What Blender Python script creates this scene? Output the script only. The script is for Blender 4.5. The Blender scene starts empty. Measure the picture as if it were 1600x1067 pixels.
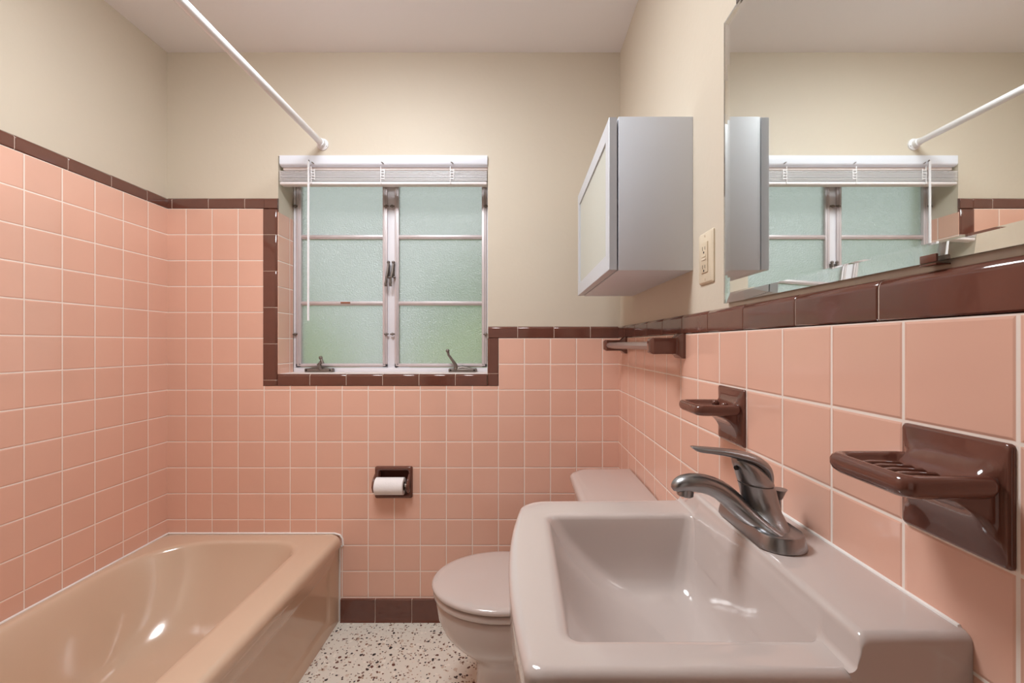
import bpy, bmesh, math, random
from mathutils import Vector, Matrix
random.seed(7)
S = bpy.context.scene
COL = S.collection
PI = math.pi

# ------------------------------------------------------------------ camera, world, lights, exposure
F = 685.5                      # focal length in pixels of the 1600 px frame
EYE = 1.153                    # camera height
cam_d = bpy.data.cameras.new('camera'); cam = bpy.data.objects.new('camera', cam_d); COL.objects.link(cam)
cam_d.sensor_width = 36.0; cam_d.lens = F / 1600 * 36
cam_d.shift_x = -12 / 1600; cam_d.shift_y = 4.5 / 1600
cam_d.clip_start = 0.01
cam.location = (0, 0, EYE); cam.rotation_euler = (PI / 2, 0, 0)
S.camera = cam

w = bpy.data.worlds.new('world'); S.world = w; w.use_nodes = True
nt = w.node_tree; bg = nt.nodes['Background']
bg.inputs['Color'].default_value = (0.90, 0.955, 1.0, 1); bg.inputs['Strength'].default_value = 0.68

def area(name, loc, rot, size, power, color, shape='DISK', size_y=None):
    l = bpy.data.lights.new(name, 'AREA'); l.shape = shape; l.size = size
    if size_y: l.size_y = size_y
    l.energy = power; l.color = color
    o = bpy.data.objects.new(name, l); COL.objects.link(o); o.location = loc; o.rotation_euler = rot
    return o
LAMP_COLOUR, LAMP_POWER = (0.93, 0.97, 1.0, 1), 24.0      # the glowing shade of the ceiling lamp
area('rear_fill_light', (-0.35, -1.05, 1.15), (PI / 2, 0, 0), 0.85, 1.2, (1.0, 0.9, 0.8), 'RECTANGLE', 1.9)   # unseen fill light added behind the camera to lift the far walls

S.view_settings.view_transform = 'Standard'; S.view_settings.look = 'None'
S.view_settings.gamma = 1.0; S.view_settings.use_curve_mapping = False
S.view_settings.exposure = 0.66
try:
    S.cycles.use_denoising = True
    S.cycles.max_bounces = 14; S.cycles.diffuse_bounces = 6; S.cycles.glossy_bounces = 6; S.cycles.transmission_bounces = 10
    S.cycles.sample_clamp_indirect = 6.0
    S.cycles.caustics_refractive = True
except Exception: pass

# ------------------------------------------------------------------ materials
def srgb(r, g, b):
    f = lambda c: (c / 255) / 12.92 if c / 255 <= 0.04045 else ((c / 255 + 0.055) / 1.055) ** 2.4
    return (f(r), f(g), f(b), 1)

def new_mat(name):
    m = bpy.data.materials.new(name); m.use_nodes = True
    return m, m.node_tree.nodes, m.node_tree.links, m.node_tree.nodes['Principled BSDF']

def math_node(N, L, op, a, b=None, clamp=False):
    n = N.new('ShaderNodeMath'); n.operation = op; n.use_clamp = clamp
    for i, v in enumerate((a, b)):
        if v is None: continue
        if isinstance(v, (int, float)): n.inputs[i].default_value = v
        else: L.new(v, n.inputs[i])
    return n.outputs[0]

def simple(name, col, rough=0.4, metal=0.0, spec=0.5, bump=0.0, bscale=40, var=0.0, coat=0.0, vscale=6.0):
    m, N, L, P = new_mat(name)
    P.inputs['Base Color'].default_value = col
    P.inputs['Roughness'].default_value = rough; P.inputs['Metallic'].default_value = metal
    P.inputs['Specular IOR Level'].default_value = spec
    if coat: P.inputs['Coat Weight'].default_value = coat; P.inputs['Coat Roughness'].default_value = 0.05
    g = N.new('ShaderNodeNewGeometry')
    nz = N.new('ShaderNodeTexNoise'); nz.inputs['Scale'].default_value = vscale; nz.inputs['Detail'].default_value = 4
    L.new(g.outputs['Position'], nz.inputs['Vector'])
    mx = N.new('ShaderNodeMix'); mx.data_type = 'RGBA'; mx.blend_type = 'MULTIPLY'
    rp = N.new('ShaderNodeMapRange'); rp.inputs[3].default_value = 1 - var; rp.inputs[4].default_value = 1 + var
    L.new(nz.outputs[0], rp.inputs[0])
    mx.inputs[0].default_value = 1.0; mx.inputs[6].default_value = col; L.new(rp.outputs[0], mx.inputs[7])
    L.new(mx.outputs[2], P.inputs['Base Color'])
    if bump:
        n2 = N.new('ShaderNodeTexNoise'); n2.inputs['Scale'].default_value = bscale; n2.inputs['Detail'].default_value = 5
        L.new(g.outputs['Position'], n2.inputs['Vector'])
        b = N.new('ShaderNodeBump'); b.inputs['Strength'].default_value = 1.0; b.inputs['Distance'].default_value = bump
        L.new(n2.outputs[0], b.inputs['Height']); L.new(b.outputs[0], P.inputs['Normal'])
    return m

def tile_mat(name, axis, u0, v0, pu, pv, col, grout=0.0034, gcol=srgb(242, 228, 218)):
    """square glazed tiles with pale grout, laid out in metres along one wall"""
    m, N, L, P = new_mat(name)
    g = N.new('ShaderNodeNewGeometry'); sp = N.new('ShaderNodeSeparateXYZ'); L.new(g.outputs['Position'], sp.inputs[0])
    def chan(o, a0, p):
        f = math_node(N, L, 'DIVIDE', math_node(N, L, 'SUBTRACT', o, a0 - 50 * p), p)
        fl = math_node(N, L, 'FLOOR', f); fr = math_node(N, L, 'SUBTRACT', f, fl)
        d = math_node(N, L, 'MULTIPLY', math_node(N, L, 'MINIMUM', fr, math_node(N, L, 'SUBTRACT', 1.0, fr)), p)
        return fl, d
    fu, du = chan(sp.outputs[axis], u0, pu); fv, dv = chan(sp.outputs['Z' if axis != 'Z' else 'X'], v0, pv)
    d = math_node(N, L, 'MINIMUM', du, dv)
    mask = N.new('ShaderNodeMapRange'); mask.interpolation_type = 'SMOOTHSTEP'
    mask.inputs[1].default_value = grout / 2 - 0.0004; mask.inputs[2].default_value = grout / 2 + 0.0004
    L.new(d, mask.inputs[0])
    cb = N.new('ShaderNodeCombineXYZ'); L.new(fu, cb.inputs[0]); L.new(fv, cb.inputs[1])
    wn = N.new('ShaderNodeTexWhiteNoise'); L.new(cb.outputs[0], wn.inputs['Vector'])
    nz = N.new('ShaderNodeTexNoise'); nz.inputs['Scale'].default_value = 9; L.new(g.outputs['Position'], nz.inputs['Vector'])
    val = math_node(N, L, 'ADD', math_node(N, L, 'MULTIPLY', wn.outputs['Value'], 0.045), math_node(N, L, 'MULTIPLY', nz.outputs[0], 0.05))
    val = math_node(N, L, 'ADD', val, 0.952)
    mx = N.new('ShaderNodeMix'); mx.data_type = 'RGBA'; mx.blend_type = 'MULTIPLY'; mx.inputs[0].default_value = 1
    mx.inputs[6].default_value = col; L.new(val, mx.inputs[7])
    m2 = N.new('ShaderNodeMix'); m2.data_type = 'RGBA'; L.new(mask.outputs[0], m2.inputs[0])
    m2.inputs[6].default_value = gcol; L.new(mx.outputs[2], m2.inputs[7])
    L.new(m2.outputs[2], P.inputs['Base Color'])
    r = N.new('ShaderNodeMapRange'); r.inputs[3].default_value = 0.8; r.inputs[4].default_value = 0.13; L.new(mask.outputs[0], r.inputs[0])
    L.new(r.outputs[0], P.inputs['Roughness'])
    h = N.new('ShaderNodeMapRange'); h.interpolation_type = 'SMOOTHSTEP'
    h.inputs[1].default_value = grout / 2 - 0.0006; h.inputs[2].default_value = grout / 2 + 0.0030; L.new(d, h.inputs[0])
    n3 = N.new('ShaderNodeTexNoise'); n3.inputs['Scale'].default_value = 14; n3.inputs['Detail'].default_value = 1; L.new(g.outputs['Position'], n3.inputs['Vector'])
    hh = math_node(N, L, 'ADD', math_node(N, L, 'MULTIPLY', h.outputs[0], 0.0011), math_node(N, L, 'MULTIPLY', n3.outputs[0], 0.0009))
    hh = math_node(N, L, 'ADD', hh, math_node(N, L, 'MULTIPLY', wn.outputs['Value'], 0.0003))
    b = N.new('ShaderNodeBump'); b.inputs['Distance'].default_value = 1.0; b.inputs['Strength'].default_value = 0.8
    L.new(hh, b.inputs['Height']); L.new(b.outputs[0], P.inputs['Normal'])
    P.inputs['Specular IOR Level'].default_value = 0.5
    return m

PINK = srgb(227, 180, 160)
PITCH = 0.1085; ROW = 0.1080; ROW0 = 0.0987
M_back = tile_mat('pink_tile_back', 'X', (534.8 - 812) / 374.6, ROW0, PITCH, ROW, PINK)
M_left = tile_mat('pink_tile_left', 'Y', 1.735, ROW0, PITCH, ROW, PINK)
M_right = tile_mat('pink_tile_right', 'Y', 0.7965, ROW0, PITCH, ROW, PINK)
M_reveal = tile_mat('pink_tile_reveal', 'Y', 1.925, ROW0, PITCH, ROW, PINK)
M_paint = simple('cream_wall_paint', srgb(207, 196, 179), 0.55, bump=0.0006, bscale=60, var=0.015)
M_paint_l = simple('cream_wall_paint_left', srgb(207, 196, 179), 0.55, bump=0.0006, bscale=60, var=0.015)
M_ceil = simple('ceiling_paint', srgb(238, 236, 238), 0.7, bump=0.0004, bscale=60, var=0.01)
M_brown = simple('brown_glaze', srgb(104, 64, 53), 0.08, bump=0.0012, bscale=11, var=0.12, coat=0.3, vscale=25)
M_grout = simple('pale_grout', srgb(214, 192, 178), 0.85, var=0.05)
M_sink = simple('pale_pink_porcelain', srgb(198, 184, 178), 0.12, var=0.01, coat=0.5)
M_tub = simple('tan_enamel', srgb(210, 182, 158), 0.16, var=0.02, coat=0.4)
M_caulk = simple('white_caulk', srgb(238, 232, 228), 0.5, var=0.03)
M_nickel = simple('brushed_nickel', srgb(160, 160, 162), 0.30, metal=1.0, var=0.05, bump=0.0001, bscale=300)
M_chrome = simple('chrome', srgb(215, 213, 210), 0.12, metal=1.0)
M_darkhole = simple('dark_hole', srgb(28, 24, 22), 0.8)
M_white = simple('white_vinyl', srgb(228, 232, 242), 0.35, var=0.01)
M_slat = simple('white_slats', srgb(236, 232, 234), 0.35, var=0.02)
M_clear = simple('clear_plastic_clip', srgb(238, 236, 238), 0.2)
M_rod = simple('white_enamel_rod', srgb(238, 238, 242), 0.25)
M_alu = simple('painted_steel_frame', srgb(204, 194, 196), 0.4, metal=0.25, var=0.06, vscale=30)
M_mull = simple('white_mullion_paint', srgb(226, 224, 230), 0.45, var=0.03)
M_sill = simple('white_sill_paint', srgb(226, 212, 208), 0.5, var=0.06, vscale=50)
M_iron = simple('aged_bronze_hardware', srgb(124, 114, 108), 0.4, metal=0.6, var=0.2, vscale=90)
M_cab = simple('grey_laminate', srgb(216, 220, 228), 0.45, var=0.01)
M_cabalu = simple('cabinet_aluminium', srgb(204, 208, 216), 0.35, metal=0.2)
M_frost = simple('frosted_cabinet_glass', srgb(192, 196, 188), 0.3, coat=0.3)
M_outlet = simple('almond_plastic', srgb(222, 208, 184), 0.35)
M_outlet2 = simple('almond_plastic_face', srgb(214, 198, 172), 0.35)
M_barg = simple('grey_brown_plastic_bar', srgb(150, 128, 122), 0.25, var=0.03)
M_paper = simple('tissue_paper', srgb(240, 236, 236), 0.9, bump=0.0008, bscale=180)
M_core = simple('cardboard_core', srgb(120, 100, 84), 0.9)
M_bounce_dark = simple('dark_brown_bounce_cut', srgb(110, 72, 52), 0.5, var=0.15)  # dark brown made up for the unseen front wall, weakens bounce light
M_rust = simple('rust', srgb(140, 84, 60), 0.9, var=0.3, vscale=120)

def terrazzo():
    m, N, L, P = new_mat('terrazzo')
    g = N.new('ShaderNodeNewGeometry')
    nz = N.new('ShaderNodeTexNoise'); nz.inputs['Scale'].default_value = 60; L.new(g.outputs['Position'], nz.inputs['Vector'])
    dm = N.new('ShaderNodeMix'); dm.data_type = 'RGBA'; dm.inputs[0].default_value = 0.012
    L.new(g.outputs['Position'], dm.inputs[6]); L.new(nz.outputs['Color'], dm.inputs[7])
    base = srgb(226, 219, 207)
    cur = None
    def layer(scale, thr, cols, cur, seed):
        v = N.new('ShaderNodeTexVoronoi'); v.inputs['Scale'].default_value = scale
        mp = N.new('ShaderNodeMapping'); mp.inputs['Location'].default_value = (seed, seed * 1.7, 0.33); L.new(dm.outputs[2], mp.inputs[0])
        L.new(mp.outputs[0], v.inputs['Vector'])
        s = N.new('ShaderNodeSeparateColor'); L.new(v.outputs['Color'], s.inputs[0])
        pick = math_node(N, L, 'LESS_THAN', s.outputs[0], thr)
        size = math_node(N, L, 'MULTIPLY', math_node(N, L, 'ADD', s.outputs[1], 0.45), 0.36)
        near = math_node(N, L, 'LESS_THAN', v.outputs['Distance'], size)
        mask = math_node(N, L, 'MULTIPLY', pick, near)
        cr = N.new('ShaderNodeValToRGB'); cr.color_ramp.interpolation = 'CONSTANT'
        cr.color_ramp.elements[0].color = cols[0]; cr.color_ramp.elements[1].color = cols[-1]; cr.color_ramp.elements[1].position = 0.75
        for k, c in enumerate(cols[1:-1]):
            e = cr.color_ramp.elements.new(0.25 + 0.25 * k); e.color = c
        L.new(s.outputs[2], cr.inputs[0])
        mx = N.new('ShaderNodeMix'); mx.data_type = 'RGBA'; L.new(mask, mx.inputs[0])
        if cur is None: mx.inputs[6].default_value = base
        else: L.new(cur, mx.inputs[6])
        L.new(cr.outputs[0], mx.inputs[7]); return mx.outputs[2]
    cur = layer(75, 0.5, [srgb(238, 230, 218), srgb(206, 186, 168), srgb(230, 216, 202), srgb(214, 200, 188)], cur, 3.1)
    cur = layer(120, 0.30, [srgb(150, 120, 98), srgb(92, 62, 46), srgb(170, 140, 116), srgb(60, 44, 36)], cur, 1.3)
    cur = layer(82, 0.22, [srgb(54, 40, 34), srgb(98, 56, 40), srgb(40, 32, 30), srgb(120, 84, 62)], cur, 7.7)
    L.new(cur, P.inputs['Base Color']); P.inputs['Roughness'].default_value = 0.35
    return m
M_floor = terrazzo()

def window_glass():
    m, N, L, P = new_mat('obscure_window_glass')
    N.remove(P); out = [n for n in N if n.type == 'OUTPUT_MATERIAL'][0]
    g = N.new('ShaderNodeNewGeometry')
    v = N.new('ShaderNodeTexVoronoi'); v.inputs['Scale'].default_value = 190; L.new(g.outputs['Position'], v.inputs['Vector'])
    nz = N.new('ShaderNodeTexNoise'); nz.inputs['Scale'].default_value = 130; nz.inputs['Detail'].default_value = 3; L.new(g.outputs['Position'], nz.inputs['Vector'])
    h = math_node(N, L, 'ADD', math_node(N, L, 'MULTIPLY', v.outputs['Distance'], 0.5), nz.outputs[0])
    b = N.new('ShaderNodeBump'); b.inputs['Distance'].default_value = 0.0035; b.inputs['Strength'].default_value = 1.0; L.new(h, b.inputs['Height'])
    ref = N.new('ShaderNodeBsdfRefraction'); ref.inputs['IOR'].default_value = 1.25; ref.inputs['Roughness'].default_value = 0.24
    ref.inputs['Color'].default_value = (0.86, 0.875, 0.86, 1); L.new(b.outputs[0], ref.inputs['Normal'])
    tr = N.new('ShaderNodeBsdfTranslucent'); tr.inputs['Color'].default_value = (0.84, 0.86, 0.85, 1)
    gl = N.new('ShaderNodeBsdfGlossy'); gl.inputs['Roughness'].default_value = 0.25; gl.inputs['Color'].default_value = (0.9, 0.9, 0.9, 1); L.new(b.outputs[0], gl.inputs['Normal'])
    a = N.new('ShaderNodeMixShader'); a.inputs[0].default_value = 0.35; L.new(ref.outputs[0], a.inputs[1]); L.new(tr.outputs[0], a.inputs[2])
    c = N.new('ShaderNodeMixShader'); c.inputs[0].default_value = 0.06; L.new(a.outputs[0], c.inputs[1]); L.new(gl.outputs[0], c.inputs[2])
    L.new(c.outputs[0], out.inputs['Surface']); return m
M_glass = window_glass()

def mirror_glass():
    m, N, L, P = new_mat('mirror_glass')
    P.inputs['Base Color'].default_value = (0.965, 0.985, 0.97, 1); P.inputs['Roughness'].default_value = 0.0
    P.inputs['Transmission Weight'].default_value = 1.0; P.inputs['IOR'].default_value = 1.5
    return m
M_mglass = mirror_glass()
M_silver = simple('mirror_silvering', (0.95, 0.95, 0.95, 1), 0.0, metal=1.0)

def foliage(name, c1, c2, sc):
    m, N, L, P = new_mat(name)
    g = N.new('ShaderNodeNewGeometry'); nz = N.new('ShaderNodeTexNoise'); nz.inputs['Scale'].default_value = sc; nz.inputs['Detail'].default_value = 6
    L.new(g.outputs['Position'], nz.inputs['Vector'])
    cr = N.new('ShaderNodeValToRGB'); cr.color_ramp.elements[0].color = c1; cr.color_ramp.elements[1].color = c2
    cr.color_ramp.elements[0].position = 0.35; cr.color_ramp.elements[1].position = 0.65
    L.new(nz.outputs[0], cr.inputs[0]); L.new(cr.outputs[0], P.inputs['Base Color']); P.inputs['Roughness'].default_value = 0.8
    return m
M_leaf = foliage('leaves', srgb(128, 152, 124), srgb(188, 206, 186), 1.5)
M_shrub = foliage('shrub_leaves', srgb(150, 180, 96), srgb(214, 228, 150), 3)
M_lawn = foliage('lawn', srgb(110, 150, 70), srgb(160, 190, 100), 3)

def emit(name, col, st):
    m, N, L, P = new_mat(name); P.inputs['Base Color'].default_value = (0.9, 0.9, 0.88, 1)
    P.inputs['Emission Color'].default_value = col; P.inputs['Emission Strength'].default_value = st
    return m

# ------------------------------------------------------------------ mesh helpers (all coordinates in metres, world axes)
class MB:
    def __init__(s): s.v = []; s.f = []; s.mi = []
    def quadgrid(s, rings, closed=True, cap0=False, cap1=False, mi=0, flip=False):
        b = len(s.v); n = len(rings[0])
        for r in rings: s.v += [tuple(p) for p in r]
        for i in range(len(rings) - 1):
            for j in range(n if closed else n - 1):
                k = (j + 1) % n
                q = (b + i * n + j, b + i * n + k, b + (i + 1) * n + k, b + (i + 1) * n + j)
                s.f.append(q[::-1] if flip else q); s.mi.append(mi)
        if cap0: s.f.append(tuple(b + j for j in range(n))[::-1] if not flip else tuple(b + j for j in range(n))); s.mi.append(mi)
        if cap1:
            e = b + (len(rings) - 1) * n
            s.f.append(tuple(e + j for j in range(n)) if not flip else tuple(e + j for j in range(n))[::-1]); s.mi.append(mi)
        return s
    def add_bm(s, bm, mi=0):
        b = len(s.v); bm.verts.index_update()
        s.v += [tuple(v.co) for v in bm.verts]
        for f in bm.faces: s.f.append(tuple(b + v.index for v in f.verts)); s.mi.append(mi)
        bm.free(); return s
    def box(s, x0, x1, y0, y1, z0, z1, bev=0.0, seg=2, mi=0, rot=None, piv=None):
        bm = bmesh.new(); bmesh.ops.create_cube(bm, size=1)
        for v in bm.verts:
            v.co = Vector(((x0 + x1) / 2 + v.co.x * (x1 - x0), (y0 + y1) / 2 + v.co.y * (y1 - y0), (z0 + z1) / 2 + v.co.z * (z1 - z0)))
        if bev: bmesh.ops.bevel(bm, geom=bm.edges[:] , offset=bev, segments=seg, profile=0.5, affect='EDGES', clamp_overlap=True)
        if rot is not None: bmesh.ops.rotate(bm, cent=piv or Vector(((x0 + x1) / 2, (y0 + y1) / 2, (z0 + z1) / 2)), matrix=rot, verts=bm.verts)
        return s.add_bm(bm, mi)
    def tube(s, pts, rads, n=20, up=(0, 0, 1), flat=None, mi=0, cap=True):
        """sweep of an ellipse; rads a number or list; flat = list of (side radius, up radius)"""
        pts = [Vector(p) for p in pts]; rings = []
        for i, p in enumerate(pts):
            t = (pts[min(i + 1, len(pts) - 1)] - pts[max(i - 1, 0)]).normalized()
            u = Vector(up); sd = t.cross(u)
            if sd.length < 1e-4: sd = t.cross(Vector((1, 0, 0)))
            sd.normalize(); uu = sd.cross(t).normalized()
            if flat: a, b = flat[i]
            else: a = b = rads[i] if isinstance(rads, (list, tuple)) else rads
            rings.append([p + sd * a * math.cos(2 * PI * k / n) + uu * b * math.sin(2 * PI * k / n) for k in range(n)])
        return s.quadgrid(rings, True, cap, cap, mi)
    def cyl(s, p0, p1, r, n=24, bev=0.0, mi=0):
        p0 = Vector(p0); p1 = Vector(p1); d = (p1 - p0).normalized()
        if bev: return s.tube([p0, p0 + d * 1e-5, p0 + d * bev, p1 - d * bev, p1 - d * 1e-5, p1], [r - bev, r - bev, r, r, r - bev, r - bev], n, up=(0.3, 0.2, 0.93), mi=mi)
        return s.tube([p0, p1], r, n, up=(0.3, 0.2, 0.93), mi=mi)
    def sphere(s, c, r, n=16, m=10, mi=0):
        c = Vector(c); rings = []
        for i in range(1, m):
            a = PI * i / m
            rings.append([c + Vector((r * math.sin(a) * math.cos(2 * PI * k / n), r * math.sin(a) * math.sin(2 * PI * k / n), -r * math.cos(a))) for k in range(n)])
        return s.quadgrid(rings, True, True, True, mi)
    def cells(s, axis, const0, const1, us, vs, keep, mi=0):
        """watertight slab with holes: axis 'x' or 'y' is its normal; us/vs cut lines; keep(uc, vc) says where it is solid"""
        us = sorted(us); vs = sorted(vs)
        K = [[keep((us[i] + us[i + 1]) / 2, (vs[j] + vs[j + 1]) / 2) for j in range(len(vs) - 1)] for i in range(len(us) - 1)]
        def P(u, v, c): return (u, c, v) if axis == 'y' else (c, u, v)
        def Q(*p): b = len(s.v); s.v.extend(p); s.f.append(tuple(range(b, b + 4))); s.mi.append(mi)
        for i in range(len(us) - 1):
            for j in range(len(vs) - 1):
                if not K[i][j]: continue
                u0, u1, v0, v1 = us[i], us[i + 1], vs[j], vs[j + 1]
                Q(P(u0, v0, const0), P(u1, v0, const0), P(u1, v1, const0), P(u0, v1, const0))
                Q(P(u0, v0, const1), P(u0, v1, const1), P(u1, v1, const1), P(u1, v0, const1))
                if i == 0 or not K[i - 1][j]: Q(P(u0, v0, const0), P(u0, v1, const0), P(u0, v1, const1), P(u0, v0, const1))
                if i == len(us) - 2 or not K[i + 1][j]: Q(P(u1, v0, const0), P(u1, v0, const1), P(u1, v1, const1), P(u1, v1, const0))
                if j == 0 or not K[i][j - 1]: Q(P(u0, v0, const0), P(u0, v0, const1), P(u1, v0, const1), P(u1, v0, const0))
                if j == len(vs) - 2 or not K[i][j + 1]: Q(P(u0, v1, const0), P(u1, v1, const0), P(u1, v1, const1), P(u0, v1, const1))
        return s
    def build(s, name, mats, parent=None, smooth=True, angle=35, weld=True):
        o0 = WORLD_LOC.get(parent.name, Vector((0, 0, 0))) if parent else Vector((0, 0, 0))
        me = bpy.data.meshes.new(name)
        if parent is None:
            lo = Vector([min(c[i] for c in s.v) for i in range(3)]); hi = Vector([max(c[i] for c in s.v) for i in range(3)])
            o0 = Vector(((lo.x + hi.x) / 2, (lo.y + hi.y) / 2, lo.z))
        me.from_pydata([tuple(Vector(v) - o0) for v in s.v], [], s.f)
        if not isinstance(mats, (list, tuple)): mats = [mats]
        for m in mats: me.materials.append(m)
        for p, i in zip(me.polygons, s.mi): p.material_index = i
        bm = bmesh.new(); bm.from_mesh(me)
        if weld: bmesh.ops.remove_doubles(bm, verts=bm.verts, dist=1e-6)
        bmesh.ops.recalc_face_normals(bm, faces=bm.faces)
        bm.to_mesh(me); bm.free()
        if smooth:
            me.shade_smooth(); me.set_sharp_from_angle(angle=math.radians(angle))
        o = bpy.data.objects.new(name, me); COL.objects.link(o)
        if parent: o.parent = parent; WORLD_LOC[o.name] = o0
        else: o.location = o0; WORLD_LOC[o.name] = o0
        return o
WORLD_LOC = {}

def thing(name, label, cat, loc, group=None):
    o = bpy.data.objects.new(name, None); COL.objects.link(o); o.location = loc; o.empty_display_size = 0.05
    o['label'] = label; o['category'] = cat
    if group: o['group'] = group
    WORLD_LOC[o.name] = Vector(loc); return o
def struct(o): o['kind'] = 'structure'; return o
def tag(o, label, cat, group=None):
    o['label'] = label; o['category'] = cat
    if group: o['group'] = group
    return o

def rrect(x0, x1, y0, y1, r, n=8, ns=6):
    """rounded rectangle outline, CCW, constant point count; r = radius or (r00, r10, r11, r01)"""
    if not isinstance(r, (list, tuple)): r = (r,) * 4
    cs = [(x0, y0, PI, 1, 1, r[0]), (x1, y0, 1.5 * PI, -1, 1, r[1]), (x1, y1, 0, -1, -1, r[2]), (x0, y1, 0.5 * PI, 1, -1, r[3])]
    arcs = []
    for cx, cy, a0, sx, sy, rr in cs:
        rr = max(rr, 1e-5)
        arcs.append([(cx + sx * rr + rr * math.cos(a0 + PI / 2 * k / n), cy + sy * rr + rr * math.sin(a0 + PI / 2 * k / n)) for k in range(n + 1)])
    out = []
    for i in range(4):
        out += arcs[i]; a = arcs[i][-1]; b = arcs[(i + 1) % 4][0]
        out += [(a[0] + (b[0] - a[0]) * k / ns, a[1] + (b[1] - a[1]) * k / ns) for k in range(1, ns)]
    return out
def inset(r4, a, b, c, d):  # x0+a, x1-b, y0+c, y1-d
    return (r4[0] + a, r4[1] - b, r4[2] + c, r4[3] - d)

# ------------------------------------------------------------------ levels and planes
XL, XR, YB = -1.4696, 0.4120, 1.8300         # tile faces
PXL, PXR, PYB = -1.4776, 0.4210, 1.8380      # painted faces
ZC = 2.3757
WX0, WX1, WZ0, WZ1 = -1.0118, -0.1335, 1.0285, 1.9420   # window opening
ZH, ZHb = 1.7640, 1.7187                     # high border top / bottom
ZM, ZMb = 1.2277, 1.1787                     # low border top / bottom
OUT = 2.06; YF = -1.10

# ------------------------------------------------------------------ room shell
struct(MB().box(-1.62, 0.56, YF - 0.1, OUT, -0.12, 0.0).build('floor', M_floor, smooth=False))
struct(MB().box(-1.62, 0.56, YF - 0.1, OUT, ZC, ZC + 0.12).build('ceiling', M_ceil, smooth=False))
TPH = (-0.590, -0.462, 0.528, 0.632)         # recess for the paper holder
def in_win(x, z): return WX0 < x < WX1 and WZ0 < z < WZ1
def in_tp(x, z): return TPH[0] < x < TPH[1] and TPH[2] < z < TPH[3]
wb = struct(MB().cells('y', PYB, OUT, [-1.62, WX0, WX1, TPH[0], TPH[1], 0.56], [0, TPH[2], TPH[3], WZ0, WZ1, ZC],
            lambda x, z: not in_win(x, z) and not in_tp(x, z)).build('wall_back', M_paint, smooth=False))
bx0 = -1.0704; bx1 = -0.0880; bz = 0.9795
def tile_keep(x, z):
    if in_tp(x, z): return False
    if x < bx0: return z < ZHb
    if x < bx1: return z < bz
    return z < ZMb
MB().cells('y', YB, PYB, [XL, bx0, TPH[0], TPH[1], bx1, XR], [0, TPH[2], TPH[3], bz, ZMb, ZHb], tile_keep).build('tile_wainscot', M_back, wb, smooth=False)
MB().box(WX0 - 0.001, WX0 + 0.003, YB + 0.004, 1.955, WZ0, ZHb - 0.012, 0.001).build('reveal_tiles', M_reveal, wb, smooth=False)
wl = struct(MB().box(-1.62, PXL, YF, OUT, 0, ZC).build('wall_left', M_paint_l, smooth=False))
MB().box(PXL, XL, 0.31, YB + 0.004, 0, ZHb).build('tile_wainscot', M_left, wl, smooth=False)
wr = struct(MB().box(PXR, 0.56, YF, OUT, 0, ZC).build('wall_right', M_paint, smooth=False))
MB().box(XR, PXR, -0.6, YB + 0.004, 0, ZMb).build('tile_wainscot', M_right, wr, smooth=False)
struct(MB().box(-1.62, 0.56, YF - 0.1, YF, 0, ZC).build('wall_front', M_bounce_dark, smooth=False))
struct(MB().box(PXL, -0.72, 0.19, 0.31, 0, ZC).build('wall_partition', M_paint, smooth=False))

# brown bullnose borders ----------------------------------------------------
def bullnose(mb, p0, p1, out, inner, normal, off, width, L=0.1516, start=0.0, rad=0.011, th=0.0115, gap=0.0022, miter0=0, miter1=0, cover=None):
    """row of trim tiles from p0 to p1 (line of the straight inner edge); `out` unit vector across to the rounded edge"""
    p0 = Vector(p0); p1 = Vector(p1); d = (p1 - p0).normalized(); tot = (p1 - p0).length
    out = Vector(out); nn = Vector(normal)
    cuts = [0.0]; s = start
    while s < tot - 0.004:
        if s > 0.004: cuts.append(s)
        s += L
    cuts.append(tot)
    prof = [(0, -0.0003), (0.0015, th - 0.0015), (0.003, th)]
    for k in range(0, 9):
        a = PI / 2 * k / 8
        prof.append((width - rad + rad * math.sin(a), th - rad + rad * math.cos(a)))
    prof.append((width, -0.0003))
    for i in range(len(cuts) - 1):
        a = cuts[i] + (gap / 2 if i else 0); b = cuts[i + 1] - (gap / 2 if i < len(cuts) - 2 else 0)
        rings = []
        for (u, v) in prof:
            rings.append([p0 + d * (a + miter0 * u * (i == 0)) + out * u + nn * v * 0.92, p0 + d * (a + 0.0012 + miter0 * u * (i == 0)) + out * u + nn * v,
                          p0 + d * (b - 0.0012 - miter1 * u * (i == len(cuts) - 2)) + out * u + nn * v, p0 + d * (b - miter1 * u * (i == len(cuts) - 2)) + out * u + nn * v * 0.92])
        mb.quadgrid(rings, closed=False)
        for side in (0, 3):
            bb = len(mb.v); mb.v += [tuple(r[side]) for r in rings]; mb.f.append(tuple(range(bb, bb + len(rings)))); mb.mi.append(0)
    # grout bed under the gaps
    rings = [[p0 + d * x + out * (u * 0.985) + nn * (v * 0.88) for x in (0.0006 + 0, tot - 0.0006)] for (u, v) in prof]
    rings = [[p0 + d * (0.0006 + miter0 * u) + out * (u * 0.985) + nn * (v * 0.86), p0 + d * (tot - 0.0006 - miter1 * u) + out * (u * 0.985) + nn * (v * 0.86)] for (u, v) in prof]
    mb.quadgrid(rings, closed=False, mi=1)
    return mb
BG = [M_brown, M_grout]
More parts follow.
